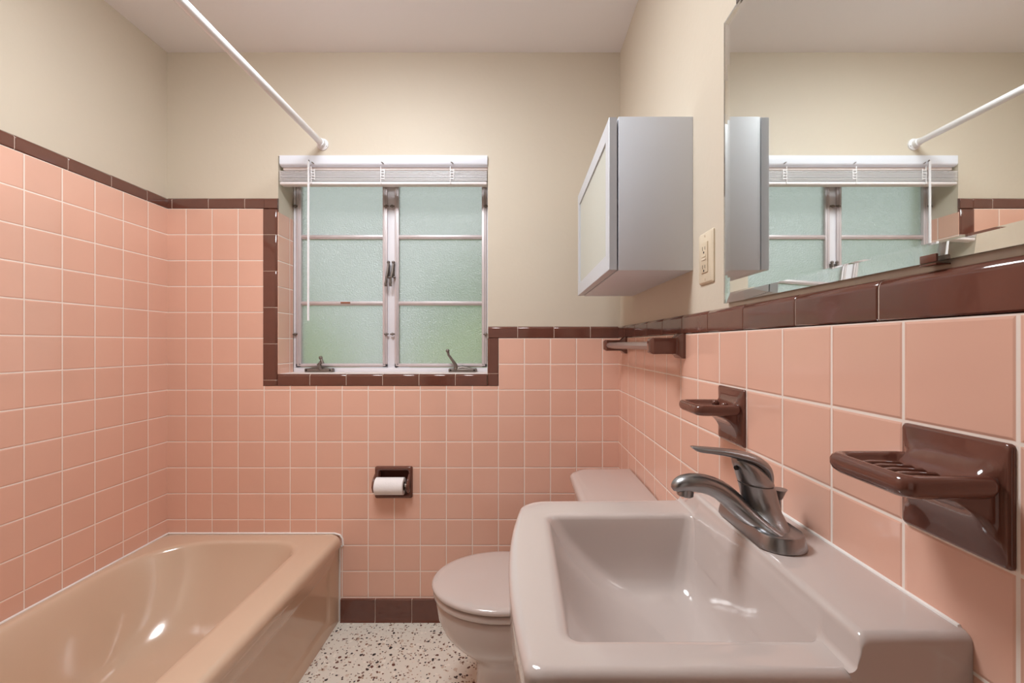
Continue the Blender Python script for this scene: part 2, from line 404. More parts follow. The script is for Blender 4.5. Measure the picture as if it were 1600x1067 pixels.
# high border on the back wall and left wall
t1 = bullnose(MB(), (XL, YB + 0.009, ZHb), (bx0 + 0.006, YB + 0.009, ZHb), (0, 0, 1), None, (0, -1, 0), 0, ZH - ZHb, start=(269 - 812) / 374.6 - XL)
bullnose(t1, (bx0 + 0.006, YB + 0.009, ZHb - 0.0), (WX0 + 0.0015, YB + 0.009, ZHb), (0, 0, 1), None, (0, -1, 0), 0, ZH - ZHb, start=0.5, rad=0.011)
struct(t1.build('trim_1', BG))
t = bullnose(MB(), (XL - 0.009, 1.83, ZHb), (XL - 0.009, 0.31, ZHb), (0, 0, 1), None, (1, 0, 0), 0, ZH - ZHb, start=0.1)
struct(t.build('trim_2', BG))
# down the left of the window
t = bullnose(MB(), (bx0, YB + 0.009, ZHb - 0.0015), (bx0, YB + 0.009, bz + 0.0015), (1, 0, 0), None, (0, -1, 0), 0, WX0 - bx0 + 0.0015, start=(366 - 326) / 374.6)
struct(t.build('trim_3', BG))
# under the window
t = bullnose(MB(), (WX0 + 0.003, YB + 0.009, bz), (WX1 - 0.003, YB + 0.009, bz), (0, 0, 1), None, (0, -1, 0), 0, WZ0 - bz + 0.001, start=0.134, rad=0.0115)
struct(t.build('trim_4', BG))
# right of the window
t = bullnose(MB(), (bx1, YB + 0.009, bz + 0.0015), (bx1, YB + 0.009, ZMb), (-1, 0, 0), None, (0, -1, 0), 0, bx1 - WX1 + 0.0015, start=(603 - 584) / 374.6)
struct(t.build('trim_5', BG))
t = bullnose(MB(), (WX1 + 0.002, YB + 0.009, ZMb), (XR, YB + 0.009, ZMb), (0, 0, 1), None, (0, -1, 0), 0, ZM - ZMb, start=(809 - 763) / 374.6)
struct(t.build('trim_6', BG))
t = bullnose(MB(), (XR + 0.009, 1.83, ZMb), (XR + 0.009, -0.6, ZMb), (0, 0, 1), None, (-1, 0, 0), 0, ZM - ZMb, start=1.83 - 0.957 - 0.1516 * 5, rad=0.0115)
struct(t.build('trim_7', BG))
# cove base on the back wall: brown tiles
def cove(p0, p1, normal, start, h=0.094):
    mb = MB(); p0 = Vector(p0); p1 = Vector(p1); d = (p1 - p0).normalized(); tot = (p1 - p0).length; nn = Vector(normal)
    cuts = [0.0]; s = start
    while s < tot - 0.004: cuts.append(s); s += 0.152
    cuts.append(tot)
    prof = [(0.0, h), (0.0075, h - 0.001), (0.009, h - 0.003), (0.009, 0.022), (0.0095, 0.010), (0.011, 0.004), (0.014, 0.0)]
    for i in range(len(cuts) - 1):
        a = cuts[i] + 0.001; b = cuts[i + 1] - 0.001
        mb.quadgrid([[p0 + d * a + nn * u + Vector((0, 0, v)), p0 + d * b + nn * u + Vector((0, 0, v))] for u, v in prof], closed=False)
    mb.quadgrid([[p0 + nn * (u - 0.0012) + Vector((0, 0, v)), p1 + nn * (u - 0.0012) + Vector((0, 0, v))] for u, v in prof], closed=False, mi=1)
    return mb
struct(cove((-0.745, YB, 0.0), (XR, YB, 0.0), (0, -1, 0), (587.3 - 812) / 374.6 + 0.745).build('baseboard_back', BG))
struct(cove((XR, YB - 0.02, 0.0), (XR, -0.6, 0.0), (-1, 0, 0), 0.12).build('baseboard_right', BG))

# ------------------------------------------------------------------ window
YW = 1.962
W0 = MB()
fw = 0.022
W0.box(WX0 + 0.003, WX0 + 0.012, YW - 0.004, YW + 0.04, WZ0, WZ1, 0.001)
W0.box(WX1 - 0.012, WX1, YW - 0.004, YW + 0.04, WZ0, WZ1, 0.001)
W0.box(WX0 + 0.003, WX1, YW - 0.004, YW + 0.04, WZ1 - 0.014, WZ1, 0.001)
W0.box(WX0 + 0.003, WX1, YW - 0.006, YW + 0.04, WZ0, WZ0 + 0.020, 0.002)
MX0, MX1 = (605.5 - 812) * YW / F, (617 - 812) * YW / F
W0.box(MX0 - 0.004, MX1 + 0.004, YW + 0.004, YW + 0.04, WZ0 + 0.015, WZ1 - 0.01, 0.001)
win = struct(W0.build('window_1', M_mull))
def px(p, y): return (p - 812) * y / F
def pz(p, y): return EYE - (p - 538) * y / F
def sash(x0, x1, gx0, gx1, hinge_left):
    z0, z1 = pz(573.5, YW), 1.925; g0, g1 = pz(568, YW), 1.905
    yf = YW - 0.006
    s = MB()
    for a, b in ((x0, gx0), (gx1, x1)):
        s.box(a, b, yf, YW + 0.022, z0, z1, 0.0015)
        m0, m1 = (a + 0.35 * (b - a), a + 0.62 * (b - a))
        s.box(m0, m1, yf - 0.004, yf + 0.004, z0 + 0.008, z1, 0.0012)
    s.box(x0, x1, yf, YW + 0.022, z0, g0, 0.0015); s.box(x0 + 0.006, x1 - 0.006, yf - 0.004, yf + 0.004, z0 + 0.005, z0 + 0.011, 0.001)
    s.box(x0, x1, yf, YW + 0.022, g1, z1, 0.0015)
    for pr in (370.5, 474.0):
        zc = pz(pr, YW); s.box(gx0 - 0.002, gx1 + 0.002, yf + 0.004, YW + 0.018, zc - 0.009, zc + 0.009, 0.001)
        s.box(gx0 - 0.002, gx1 + 0.002, yf + 0.001, yf + 0.006, zc - 0.004, zc + 0.006, 0.001)
    fo = s.build('sash', M_alu, win)
    g = MB().box(gx0 - 0.004, gx1 + 0.004, YW + 0.008, YW + 0.0095, g0 - 0.004, g1 + 0.004)
    g.build('glass', M_glass, fo, smooth=False)
    if hinge_left:
        zc = pz(474, YW); MB().box(px(533, YW), px(548, YW), yf - 0.0005, yf + 0.003, zc - 0.001, zc + 0.006).build('rust_spot', M_rust, fo)
    return fo
sash(px(463.5, YW), px(605.5, YW), px(471, YW), px(598.5, YW), True)
sash(px(617, YW), px(760.5, YW), px(623.5, YW), px(753, YW), False)
# lock levers on the mullion
for xp in (606.0, 613.5):
    x = px(xp, YW - 0.02); y = YW - 0.014; zt = pz(410, y); zm = pz(430, y); zb = pz(448, y)
    h = MB().box(x - 0.0045, x + 0.0055, y - 0.004, y + 0.012, zm - 0.004, zt - 0.004, 0.003)
    h.sphere((x + 0.002, y - 0.003, zt), 0.007)
    h.tube([(x + 0.002, y - 0.006, zt - 0.006), (x, y - 0.014, zm + 0.01), (x - 0.003, y - 0.018, zm - 0.012), (x - 0.006, y - 0.018, zb + 0.012), (x - 0.006, y - 0.016, zb)],
           [0.004, 0.005, 0.0042, 0.0060, 0.0062], 14)
    h.box(x - 0.003, x + 0.010, y - 0.008, y + 0.01, zm - 0.012, zm - 0.006, 0.001)
    h.build('latch_handle', M_iron, win)
# friction pivots
for xp, yp in ((461, 322), (461, 522), (603.5, 322), (612.5, 322), (603.5, 522), (613, 522), (759.5, 322), (758.5, 522)):
    x = px(xp, YW - 0.012); z = pz(yp, YW - 0.012)
    MB().cyl((x - 0.010, YW - 0.010, z), (x + 0.010, YW - 0.010, z + 0.001), 0.0035, 10).sphere((x, YW - 0.012, z), 0.0065).build('hinge_pin', M_iron, win)
# crank operators
def crank(xc_px, folded):
    y = YW - 0.022; z = WZ0 + 0.020
    x = px(xc_px, y); hw = 0.062
    b = MB().box(x - hw, x + hw, y - 0.012, y + 0.016, z - 0.019, z - 0.001, 0.005, 3)
    b.tube([(x - hw + 0.015, y, z - 0.004), (x, y, z + 0.004), (x + hw - 0.015, y, z - 0.004)], 0, 14, flat=[(0.008, 0.003), (0.012, 0.008), (0.008, 0.003)])
    root = b.build('crank_operator', M_iron, win)
    for sx in (-1, 1): 
        MB().cyl((x + sx * (hw - 0.010), y - 0.0135, z - 0.009), (x + sx * (hw - 0.010), y - 0.011, z - 0.009), 0.004, 12).build('screw', M_darkhole, root)
    if folded:
        p = [(x + 0.010, y - 0.006, z - 0.004), (x + 0.006, y - 0.016, z + 0.016), (x + 0.016, y - 0.022, z + 0.026), (x + 0.026, y - 0.024, z + 0.022), (x + 0.018, y - 0.022, z + 0.040)]
        r = [0.010, 0.009, 0.007, 0.007, 0.006]; kn = (x + 0.016, y - 0.022, z + 0.046)
    else:
        p = [(x - 0.030, y - 0.006, z - 0.004), (x - 0.030, y - 0.012, z + 0.014), (x - 0.044, y - 0.016, z + 0.036), (x - 0.060, y - 0.016, z + 0.058), (x - 0.062, y - 0.016, z + 0.070)]
        r = [0.010, 0.008, 0.006, 0.005, 0.006]; kn = (x - 0.064, y - 0.016, z + 0.076)
    MB().tube(p, r, 14, up=(0, 1, 0.1)).sphere(kn, 0.0085).build('crank_handle', M_iron, root)
crank(499, True); crank(723, False)
# sill
struct(MB().box(WX0 + 0.003, WX1, YB + 0.012, YW - 0.004, WZ0 - 0.016, WZ0 + 0.002, 0.002).build('trim_8', M_sill))

# ------------------------------------------------------------------ outside, seen only through the obscure glass
struct(MB().box(-9, 9, 2.4, 14, -0.6, -0.5).build('ground', M_lawn, smooth=False))
def blob(name, c, r, label, seed, mat):
    bm = bmesh.new(); bmesh.ops.create_icosphere(bm, subdivisions=4, radius=1)
    from mathutils import noise
    for v in bm.verts:
        k = 1 + 0.22 * noise.noise(v.co * 2.3 + Vector((seed, 0, 0))) + 0.12 * noise.noise(v.co * 6 + Vector((seed, 3, 0)))
        v.co = Vector((c[0] + v.co.x * r[0] * k, c[1] + v.co.y * r[1] * k, c[2] + v.co.z * r[2] * k))
    return tag(MB().add_bm(bm).build(name, mat), label, 'shrub', 'greenery outside the window')
blob('shrub', (-3.3, 5.0, 0.50), (1.6, 0.7, 0.95), 'low bright green shrub outside, blurred behind the lower left pane', 1, M_shrub)
blob('shrub', (-0.1, 5.0, 0.50), (1.3, 0.7, 0.95), 'low bright green shrub outside, blurred behind the lower right pane', 2, M_shrub)
blob('tree', (-6.6, 9.5, 0.8), (2.6, 1.6, 1.9), 'grey green tree outside, blurred behind the left casement', 3, M_leaf)
blob('tree', (-0.2, 10.5, 1.2), (2.2, 1.6, 2.2), 'grey green tree outside, blurred behind the right casement', 4, M_leaf)

# ------------------------------------------------------------------ window blind
BX0, BX1 = px(437, YB), px(761.5, YB)
bl = thing('window_blind', 'raised white mini blind stacked at the top of the window', 'blind', ((BX0 + BX1) / 2, 1.85, 1.82))
prof = [(1.828, 1.9405), (1.828, 1.909), (1.8295, 1.905), (1.834, 1.901), (1.844, 1.8985), (1.848, 1.8985), (1.848, 1.9405)]
m = MB(); m.quadgrid([[(x, a, b) for a, b in prof] for x in (BX0, BX1)], True, True, True); m.build('valance', M_white, bl, angle=50)
MB().box(BX0 + 0.004, BX1 - 0.001, 1.849, 1.874, 1.888, 1.925, 0.002).build('headrail', M_sill, bl)
m = MB()
sx0, sx1 = px(439.5, 1.845), px(761.2, 1.845)
for k in range(9):
    z = 1.838 + k * 0.0048
    r1 = [(1.8315 + 0.030 * j / 6, z + 0.0030 * math.sin(PI * j / 6)) for j in range(7)]
    ring = r1 + [(a, b - 0.0022) for a, b in r1[::-1]]
    j0 = random.uniform(-0.001, 0.001)
    m.quadgrid([[(x, a + j0, b) for a, b in ring] for x in (sx0, sx1)], True, True, True)
m.build('slat_stack', M_slat, bl, weld=False)
MB().box(sx0, sx1, 1.8305, 1.8625, 1.820, 1.833, 0.004, 3).build('bottom_rail', M_slat, bl)
wx = px(482, 1.820)
MB().cyl((wx, 1.820, 1.912), (wx, 1.818, pz(501, 1.818)), 0.0044, 6).build('tilt_wand', M_rod, bl)
MB().tube([(wx, 1.828, 1.913), (wx, 1.822, 1.918), (wx + 0.002, 1.820, 1.912)], 0.0022, 8).build('wand_hook', M_iron, bl)
for xp in (489.5, 598, 706.5):
    x = px(xp, 1.832)
    c = MB().box(x - 0.009, x - 0.0055, 1.8275, 1.8305, 1.822, 1.895, 0.0008).box(x + 0.0055, x + 0.009, 1.8275, 1.8305, 1.838, 1.884, 0.0008)
    for zz in (1.841, 1.853, 1.865, 1.877): c.box(x - 0.009, x + 0.009, 1.827, 1.831, zz, zz + 0.0035, 0.0008)
    c.build('ladder_clip', M_clear, bl)
    MB().tube([(x - 0.004, 1.8265, 1.912), (x + 0.001, 1.824, 1.909), (x + 0.005, 1.8275, 1.905)], 0.0018, 8).build('cord_hook', M_iron, bl)

# ------------------------------------------------------------------ shower curtain rod
RX, RZ = px(504.5, PYB), pz(226, PYB)
rd = thing('shower_curtain_rod', 'straight white shower curtain rod above the bathtub', 'rod', (RX, 1.0, RZ))
MB().cyl((RX, 0.312, RZ), (RX, 1.830, RZ), 0.0125, 28).build('rod_tube', M_rod, rd)
for y, s_ in ((PYB, -1), (0.31, 1)):
    f = MB().tube([(RX, y, RZ), (RX, y + s_ * 0.004, RZ), (RX, y + s_ * 0.007, RZ), (RX, y + s_ * 0.010, RZ), (RX, y + s_ * 0.026, RZ), (RX, y + s_ * 0.028, RZ)],
                  [0.0245, 0.0245, 0.022, 0.0165, 0.0160, 0.0130], 28)
    fl = f.build('flange', M_rod, rd)
    MB().cyl((RX + 0.017, y + s_ * 0.006, RZ - 0.009), (RX + 0.017, y + s_ * 0.0085, RZ - 0.009), 0.003, 10).build('screw', M_chrome, fl)

# ------------------------------------------------------------------ bathtub
TX0, TX1, TY0, TY1, TZ = XL, -0.7370, 0.312, YB, 0.3655
tub = thing('bathtub', 'tan enamel bathtub with apron front along the left wall', 'bathtub', ((TX0 + TX1) / 2, 1.07, 0))
NA, NS = 14, 14
def TR(x0, x1, y0, y1, r, z, sag=0.0): return [(x, y, z) for x, y in rrect(x0, x1, y0, y1, r, NA, NS)]
O = (TX0 + 0.001, TX1, TY0, TY1 - 0.001)
op = (-1.4330, -0.8590, 0.40, 1.7530)
opr = (0.12, 0.12, 0.125, 0.23)
rings = []
rings.append(TR(O[0], O[1] - 0.016, O[2], O[3], 0.004, TZ - 0.050))
rings.append(TR(O[0], O[1] - 0.002, O[2], O[3], (0.004, 0.004, 0.02, 0.004), TZ - 0.048))
rings.append(TR(O[0], O[1], O[2], O[3], (0.004, 0.004, 0.022, 0.004), TZ - 0.040))
for k in range(0, 7):
    a = PI / 2 * k / 6; r = 0.024
    d = r * (1 - math.cos(a)); h = r * math.sin(a)
    rings.append(TR(O[0] + d * 0.15, O[1] - d, O[2] + d * 0.15, O[3] - d * 0.15, (0.004, 0.02, 0.035, 0.004), TZ - 0.026 + h))
rings.append(TR(O[0] + 0.010, O[1] - 0.045, O[2] + 0.02, O[3] - 0.020, (0.03, 0.05, 0.06, 0.06), TZ - 0.0005))
rings.append(TR(op[0] - 0.012, op[1] + 0.022, op[2] - 0.02, op[3] + 0.020, (0.14, 0.14, 0.145, 0.24), TZ - 0.0008))
# depth, left, right, near, far, radii
lv = [(0.002, -0.005, -0.007, -0.007, -0.007), (0.006, 0.000, -0.002, -0.002, -0.002), (0.013, 0.005, 0.002, 0.002, 0.001), (0.024, 0.011, 0.006, 0.006, 0.005),
      (0.045, 0.021, 0.011, 0.012, 0.014), (0.09, 0.040, 0.021, 0.026, 0.036), (0.15, 0.060, 0.034, 0.040, 0.078), (0.20, 0.076, 0.046, 0.052, 0.118), (0.24, 0.092, 0.060, 0.066, 0.158),
      (0.265, 0.108, 0.078, 0.084, 0.195), (0.280, 0.128, 0.100, 0.11, 0.235), (0.287, 0.155, 0.13, 0.15, 0.28), (0.290, 0.20, 0.18, 0.22, 0.36)]
for (dz, l, r, n_, f_) in lv:
    q = inset(op, l, r, n_, f_); mm = min(q[1] - q[0], q[3] - q[2]) / 2 - 0.01
    rings.append(TR(q[0], q[1], q[2], q[3], [min(mm, v) for v in (0.12, 0.12, 0.125 + dz * 0.2, 0.23 - dz * 0.2)], TZ - dz))
m = MB().quadgrid(rings, True, False, True, flip=False)
m.build('basin', M_tub, tub, angle=60)
AX = -0.7530
m = MB()
yy = (TY0, 0.38, 1.775, TY1 - 0.001); zz = (0.0, 0.055, 0.270, TZ - 0.045)
def A(x, y, z): return (x, y, z)
pan = [(0.40, 1.755, 0.075, 0.250)]
outer = [(TY0, 0.0), (TY1 - 0.001, 0.0), (TY1 - 0.001, TZ - 0.045), (TY0, TZ - 0.045)]
def ringyz(y0, y1, z0, z1, x, r=0.0): return [(x, a, b) for a, b in rrect(y0, y1, z0, z1, r, 5, 10)]
rr = [ringyz(TY0, TY1 - 0.001, 0, TZ - 0.045, AX - 0.03, 0.001), ringyz(TY0, TY1 - 0.001, 0, TZ - 0.045, AX, 0.001), ringyz(0.385, 1.745, 0.048, 0.268, AX, 0.02), ringyz(0.388, 1.742, 0.051, 0.265, AX - 0.0015, 0.018),
      ringyz(0.402, 1.728, 0.065, 0.251, AX - 0.0075, 0.014), ringyz(0.405, 1.725, 0.068, 0.248, AX - 0.008, 0.012)]
m.quadgrid(rr, True, False, True)
m.build('apron', M_tub, tub, angle=30)
m = MB()
m.tube([(XL + 0.0045, TY0 + 0.01, TZ), (XL + 0.0045, YB - 0.006, TZ)], 0.0040, 8)
m.tube([(XL + 0.005, YB - 0.0015, TZ), (TX1 - 0.035, YB - 0.0015, TZ), (TX1 - 0.012, YB - 0.0015, TZ - 0.007), (TX1 - 0.002, YB - 0.0015, TZ - 0.022), (TX1 + 0.001, YB - 0.0015, TZ - 0.05), (AX + 0.004, YB - 0.0015, TZ - 0.058), (AX + 0.002, YB - 0.0015, 0.0)],
       0.0042, 8, up=(0, 1, 0))
m.build('caulk_line', M_caulk, tub)

# ------------------------------------------------------------------ toilet
YT = 1.402
to = thing('toilet', 'pale pink toilet with closed round lid against the right wall', 'toilet', (0.10, YT, 0))
def egg(front, rear, hw, z, cx=-0.055, n=64, pw=2.0, off=0.0):
    out = []
    for k in range(n):
        t_ = 2 * PI * k / n; c = math.cos(t_); s_ = math.sin(t_)
        ax = (cx - front) if c < 0 else (rear - cx)
        e = 1.0 if c < 0 else 0.80
        out.append((cx + ax * math.copysign(abs(c) ** e, c), YT + hw * math.copysign(abs(s_) ** (1.0 if c < 0 else 0.85), s_), z))
    return out
def eggstack(levels): return [egg(f, r, h, z) for (f, r, h, z) in levels]
MB().quadgrid(eggstack([(-0.255, 0.150, 0.160, 0.3905), (-0.272, 0.157, 0.177, 0.3925), (-0.2765, 0.160, 0.1815, 0.396), (-0.2780, 0.161, 0.183, 0.401), (-0.2765, 0.160, 0.1815, 0.406), (-0.271, 0.157, 0.176, 0.4095),
    (-0.255, 0.148, 0.162, 0.4120), (-0.20, 0.11, 0.12, 0.4145), (-0.12, 0.03, 0.05, 0.4155)]), True, True, True).build('lid', M_sink, to, angle=60)
MB().quadgrid(eggstack([(-0.250, 0.150, 0.155, 0.366), (-0.266, 0.157, 0.171, 0.3665), (-0.2725, 0.160, 0.178, 0.371), (-0.2740, 0.161, 0.1795, 0.377), (-0.2725, 0.160, 0.178, 0.383), (-0.266, 0.157, 0.171, 0.3875), (-0.250, 0.150, 0.155, 0.388)]),
    True, True, True).build('seat', M_sink, to, angle=60)
for s_ in (-1, 1): MB().cyl((0.155, YT + s_ * 0.075 - 0.02, 0.398), (0.155, YT + s_ * 0.075 + 0.02, 0.398), 0.012, 16, 0.003).build('hinge', M_sink, to)
MB().quadgrid(eggstack([(-0.235, 0.20, 0.145, 0.364), (-0.257, 0.205, 0.164, 0.363), (-0.264, 0.210, 0.171, 0.357), (-0.2645, 0.212, 0.172, 0.345), (-0.261, 0.212, 0.170, 0.325), (-0.256, 0.212, 0.167, 0.300), (-0.244, 0.212, 0.160, 0.272),
    (-0.224, 0.212, 0.148, 0.247), (-0.197, 0.212, 0.132, 0.225), (-0.166, 0.214, 0.115, 0.204), (-0.146, 0.216, 0.105, 0.180), (-0.137, 0.220, 0.102, 0.150), (-0.138, 0.225, 0.102, 0.09), (-0.146, 0.232, 0.107, 0.045), (-0.158, 0.240, 0.115, 0.020), (-0.162, 0.242, 0.118, 0.0)]),
    True, True, True).build('bowl', M_sink, to, angle=60)
def tankring(x0, y0, y1, z, ch, r): # chamfered front corners
    pts = [(x0, y0 + ch), (x0 + ch * 0.85, y0), (0.408, y0), (0.408, y1), (x0 + ch * 0.85, y1), (x0, y1 - ch)]
    out = []
    n = len(pts)
    for i in range(n):
        p = Vector(pts[i]).to_2d() if hasattr(Vector(pts[i]), 'to_2d') else Vector(pts[i]); a = Vector(pts[i - 1]); b = Vector(pts[(i + 1) % n])
        rr_ = r if i in (0, 1, 4, 5) else 0.003
        da = (a - p).normalized() * rr_; db = (b - p).normalized() * rr_
        for k in range(6):
            t_ = k / 5; q = (p + da) * (1 - t_) ** 2 + p * 2 * t_ * (1 - t_) + (p + db) * t_ ** 2
            out.append((q.x, q.y, z))
    return out
MB().quadgrid([tankring(0.222, YT - 0.205, YT + 0.205, 0.355, 0.035, 0.02), tankring(0.212, YT - 0.212, YT + 0.212, 0.37, 0.04, 0.02), tankring(0.200, YT - 0.222, YT + 0.222, 0.50, 0.045, 0.02), tankring(0.195, YT - 0.225, YT + 0.225, 0.664, 0.045, 0.02)],
    True, True, True).build('tank', M_sink, to, angle=40)
MB().quadgrid([tankring(0.190, YT - 0.229, YT + 0.229, 0.658, 0.05, 0.02), tankring(0.182, YT - 0.236, YT + 0.236, 0.661, 0.052, 0.02), tankring(0.180, YT - 0.238, YT + 0.238, 0.672, 0.052, 0.02), tankring(0.182, YT - 0.236, YT + 0.236, 0.684, 0.052, 0.02),
    tankring(0.188, YT - 0.230, YT + 0.230, 0.690, 0.05, 0.02), tankring(0.200, YT - 0.22, YT + 0.22, 0.692, 0.05, 0.02)], True, True, True).build('tank_lid', M_sink, to, angle=60)

# ------------------------------------------------------------------ wash basin
SZ = 0.855; SY0, SY1, SXW = 0.398, 0.840, XR
sk = thing('wall_sink', 'pale pink rectangular sink mounted on the right wall', 'sink', (0.2, 0.62, 0.69))
def bowed(x, y, grow):
    """bend the left (room) edge outwards"""
    t_ = (y - (SY0 + SY1) / 2) / ((SY1 - SY0) / 2)
    k = max(0.0, min(1.0, (0.06 - x) / 0.06)); k = k * k * (3 - 2 * k)
    return x - 0.022 * (1 - t_ * t_) * k * grow
def SR(x0, x1, y0, y1, r, z, n=12, ns=16, bow=1.0, skew=1.0):
    out = []
    for x, y in rrect(x0, x1, y0, y1, r, n, ns):
        out.append((bowed(x, y, bow), y + (0.010 * (x / 0.4) * skew if y > 0.70 else 0), z))
    return out
ox0 = 0.006
rings = []
def outl(d, z, r=None): return SR(ox0 + d, SXW - 0.0005 - d * 0.02, SY0 + d, SY1 - d, r or (0.014, 0.002, 0.004, 0.035), z)
rings.append(SR(0.12, 0.40, 0.48, 0.76, 0.05, 0.700, bow=0, skew=0))
rings.append(SR(0.06, 0.405, 0.44, 0.80, 0.05, 0.725, bow=0.3, skew=0.3))
rings.append(outl(0.020, SZ - 0.075)); rings.append(outl(0.006, SZ - 0.066)); rings.append(outl(0.001, SZ - 0.055)); rings.append(outl(0.0, SZ - 0.011))
for k in range(1, 7):
    a = PI / 2 * k / 6; rings.append(outl(0.010 * (1 - math.cos(a)), SZ - 0.010 + 0.010 * math.sin(a)))
B = (0.0500, 0.3030, 0.4440, 0.7640)
BR = (0.014, 0.010, 0.016, 0.018)
def bas(l, r, n_, f_, dz, rad): return SR(B[0] + l, B[1] - r, B[2] + n_, B[3] - f_, rad, SZ - dz, bow=0.0, skew=0.6)
rings.append(outl(0.020, SZ, (0.02, 0.01, 0.01, 0.04)))
rings.append(bas(-0.012, -0.004, -0.010, -0.012, -0.0002, [v + 0.008 for v in BR]))
rings.append(bas(-0.004, -0.002, -0.004, -0.005, 0.0005, [v + 0.003 for v in BR]))
rings.append(bas(0, 0, 0, 0, 0.003, BR)); rings.append(bas(0.003, 0.001, 0.002, 0.002, 0.008, BR))
for (dz, l, r, n_, f_, rd_) in ((0.02, 0.010, 0.003, 0.005, 0.006, 0.020), (0.04, 0.023, 0.006, 0.010, 0.011, 0.024), (0.06, 0.040, 0.009, 0.015, 0.016, 0.028), (0.08, 0.060, 0.012, 0.02, 0.021, 0.032),
                                (0.095, 0.079, 0.015, 0.026, 0.027, 0.034), (0.106, 0.098, 0.019, 0.034, 0.035, 0.034), (0.114, 0.118, 0.025, 0.045, 0.048, 0.03), (0.120, 0.138, 0.034, 0.065, 0.07, 0.025), (0.126, 0.158, 0.050, 0.10, 0.115, 0.015), (0.129, 0.166, 0.060, 0.120, 0.140, 0.008)):
    rings.append(bas(l, r, n_, f_, dz, rd_))
m = MB().quadgrid(rings, True, True, True)
m.build('basin', M_sink, sk, angle=60)
# raised faucet ledge along the wall
LZ = 0.8885
def ledge_sec(y, top, x0):
    h = top - SZ
    k_ = max(0.0, min(1.0, (y - 0.438) / 0.014)) * max(0.0, min(1.0, (0.768 - y) / 0.014)); k_ = k_ * k_ * (3 - 2 * k_)
    flat = [(x0 - 0.004, SZ - 0.060), (x0 - 0.005, SZ - 0.040), (x0 - 0.006, SZ - 0.020), (x0 - 0.008, SZ - 0.004)]
    for k in range(5): a = PI / 2 * k / 4; flat.append((x0 - 0.010 + 0.008 * math.sin(a), SZ - 0.0005 + 0.007 * (1 - math.cos(a))))
    deep = [(B[1] - 0.0105, SZ - 0.060), (B[1] - 0.0072, SZ - 0.040), (B[1] - 0.0040, SZ - 0.020), (B[1] - 0.0015, SZ - 0.004)]
    for k in range(5): t_ = k / 4; deep.append((B[1] - 0.0012 + (x0 - 0.0005 - B[1] + 0.001) * t_, SZ - 0.002 + 0.022 * t_))
    pr = [(SXW - 0.0005, SZ - 0.062)] + [(a[0] * (1 - k_) + b[0] * k_, a[1] * (1 - k_) + b[1] * k_) for a, b in zip(flat, deep)]
    for k in range(7): a = PI / 2 * k / 6; pr.append((x0 + 0.001 + 0.009 * (1 - math.cos(a)), SZ + max(h, 0.012) - 0.009 + 0.009 * math.sin(a) - (0 if h > 0.012 else (0.012 - h))))
    pr.append(((x0 + SXW) / 2, top + 0.0004)); pr.append((SXW - 0.0005, top + 0.0008))
    return [(x, y, z) for x, z in pr]
secs = []
for k in range(6): a = PI / 2 * k / 5; secs.append(ledge_sec(SY0 + 0.010 * (1 - math.cos(a)) + 0.0002, LZ - 0.010 * (1 - math.sin(a)), 0.309))
for y in (0.425, 0.438, 0.442, 0.446, 0.449, 0.452, 0.47, 0.52, 0.60, 0.68, 0.74, 0.754, 0.758, 0.762, 0.766, 0.775): secs.append(ledge_sec(y, LZ, 0.309))
for k in range(1, 9): t_ = k / 8; tt = t_ * t_ * (3 - 2 * t_); secs.append(ledge_sec(0.780 + 0.062 * t_, LZ - 0.030 * tt, 0.309))
m = MB().quadgrid(secs, True, True, True)
m.build('faucet_ledge', M_sink, sk, angle=50)
MB().tube([(XR - 0.001, SY0 + 0.006, 0.80), (XR - 0.001, SY0 + 0.004, LZ - 0.02), (XR - 0.001, SY0 + 0.012, LZ), (XR - 0.001, 0.80, LZ)], 0.0032, 8, up=(1, 0, 0)).build('caulk_line', M_caulk, sk)
dr = MB().tube([(0.230, 0.594, 0.7240), (0.230, 0.594, 0.7275), (0.230, 0.594, 0.7285), (0.230, 0.594, 0.7275)], [0.018, 0.018, 0.016, 0.010], 24)
dr.build('drain', M_chrome, sk)

# faucet
FX, FY = 0.353, 0.628; FZ = LZ + 0.0012
fa = thing('faucet', 'brushed nickel single-lever faucet on the sink ledge', 'faucet', (FX, FY, FZ))
def stad(hx, hy, z, cx=FX - 0.011, cy=FY, n=40):
    out = []
    for k in range(n):
        a = 2 * PI * k / n; c, s_ = math.cos(a), math.sin(a)
        out.append((cx + hx * c, cy + (hy - hx) * (1 if s_ > 1e-9 else -1 if s_ < -1e-9 else 0) + hx * s_, z))
    return out
m = MB().quadgrid([stad(0.0306, 0.0805, FZ - 0.0008), stad(0.0306, 0.0805, FZ + 0.0008), stad(0.0316, 0.0822, FZ + 0.0010), stad(0.0314, 0.0818, FZ + 0.004), stad(0.0290, 0.0785, FZ + 0.0165), stad(0.0283, 0.0775, FZ + 0.0180), stad(0.0270, 0.0760, FZ + 0.0184), stad(0.0256, 0.0742, FZ + 0.0176), stad(0.0208, 0.068, FZ + 0.0166), stad(0.0098, 0.050, FZ + 0.0162)], True, True, True)
m.build('deck_plate', M_nickel, fa, angle=40)
def ell(cx, cy, z, a, b, tilt=0.0, n=32): return [(cx + a * math.cos(2 * PI * k / n), cy + b * math.sin(2 * PI * k / n), z + tilt * a * math.cos(2 * PI * k / n)) for k in range(n)]
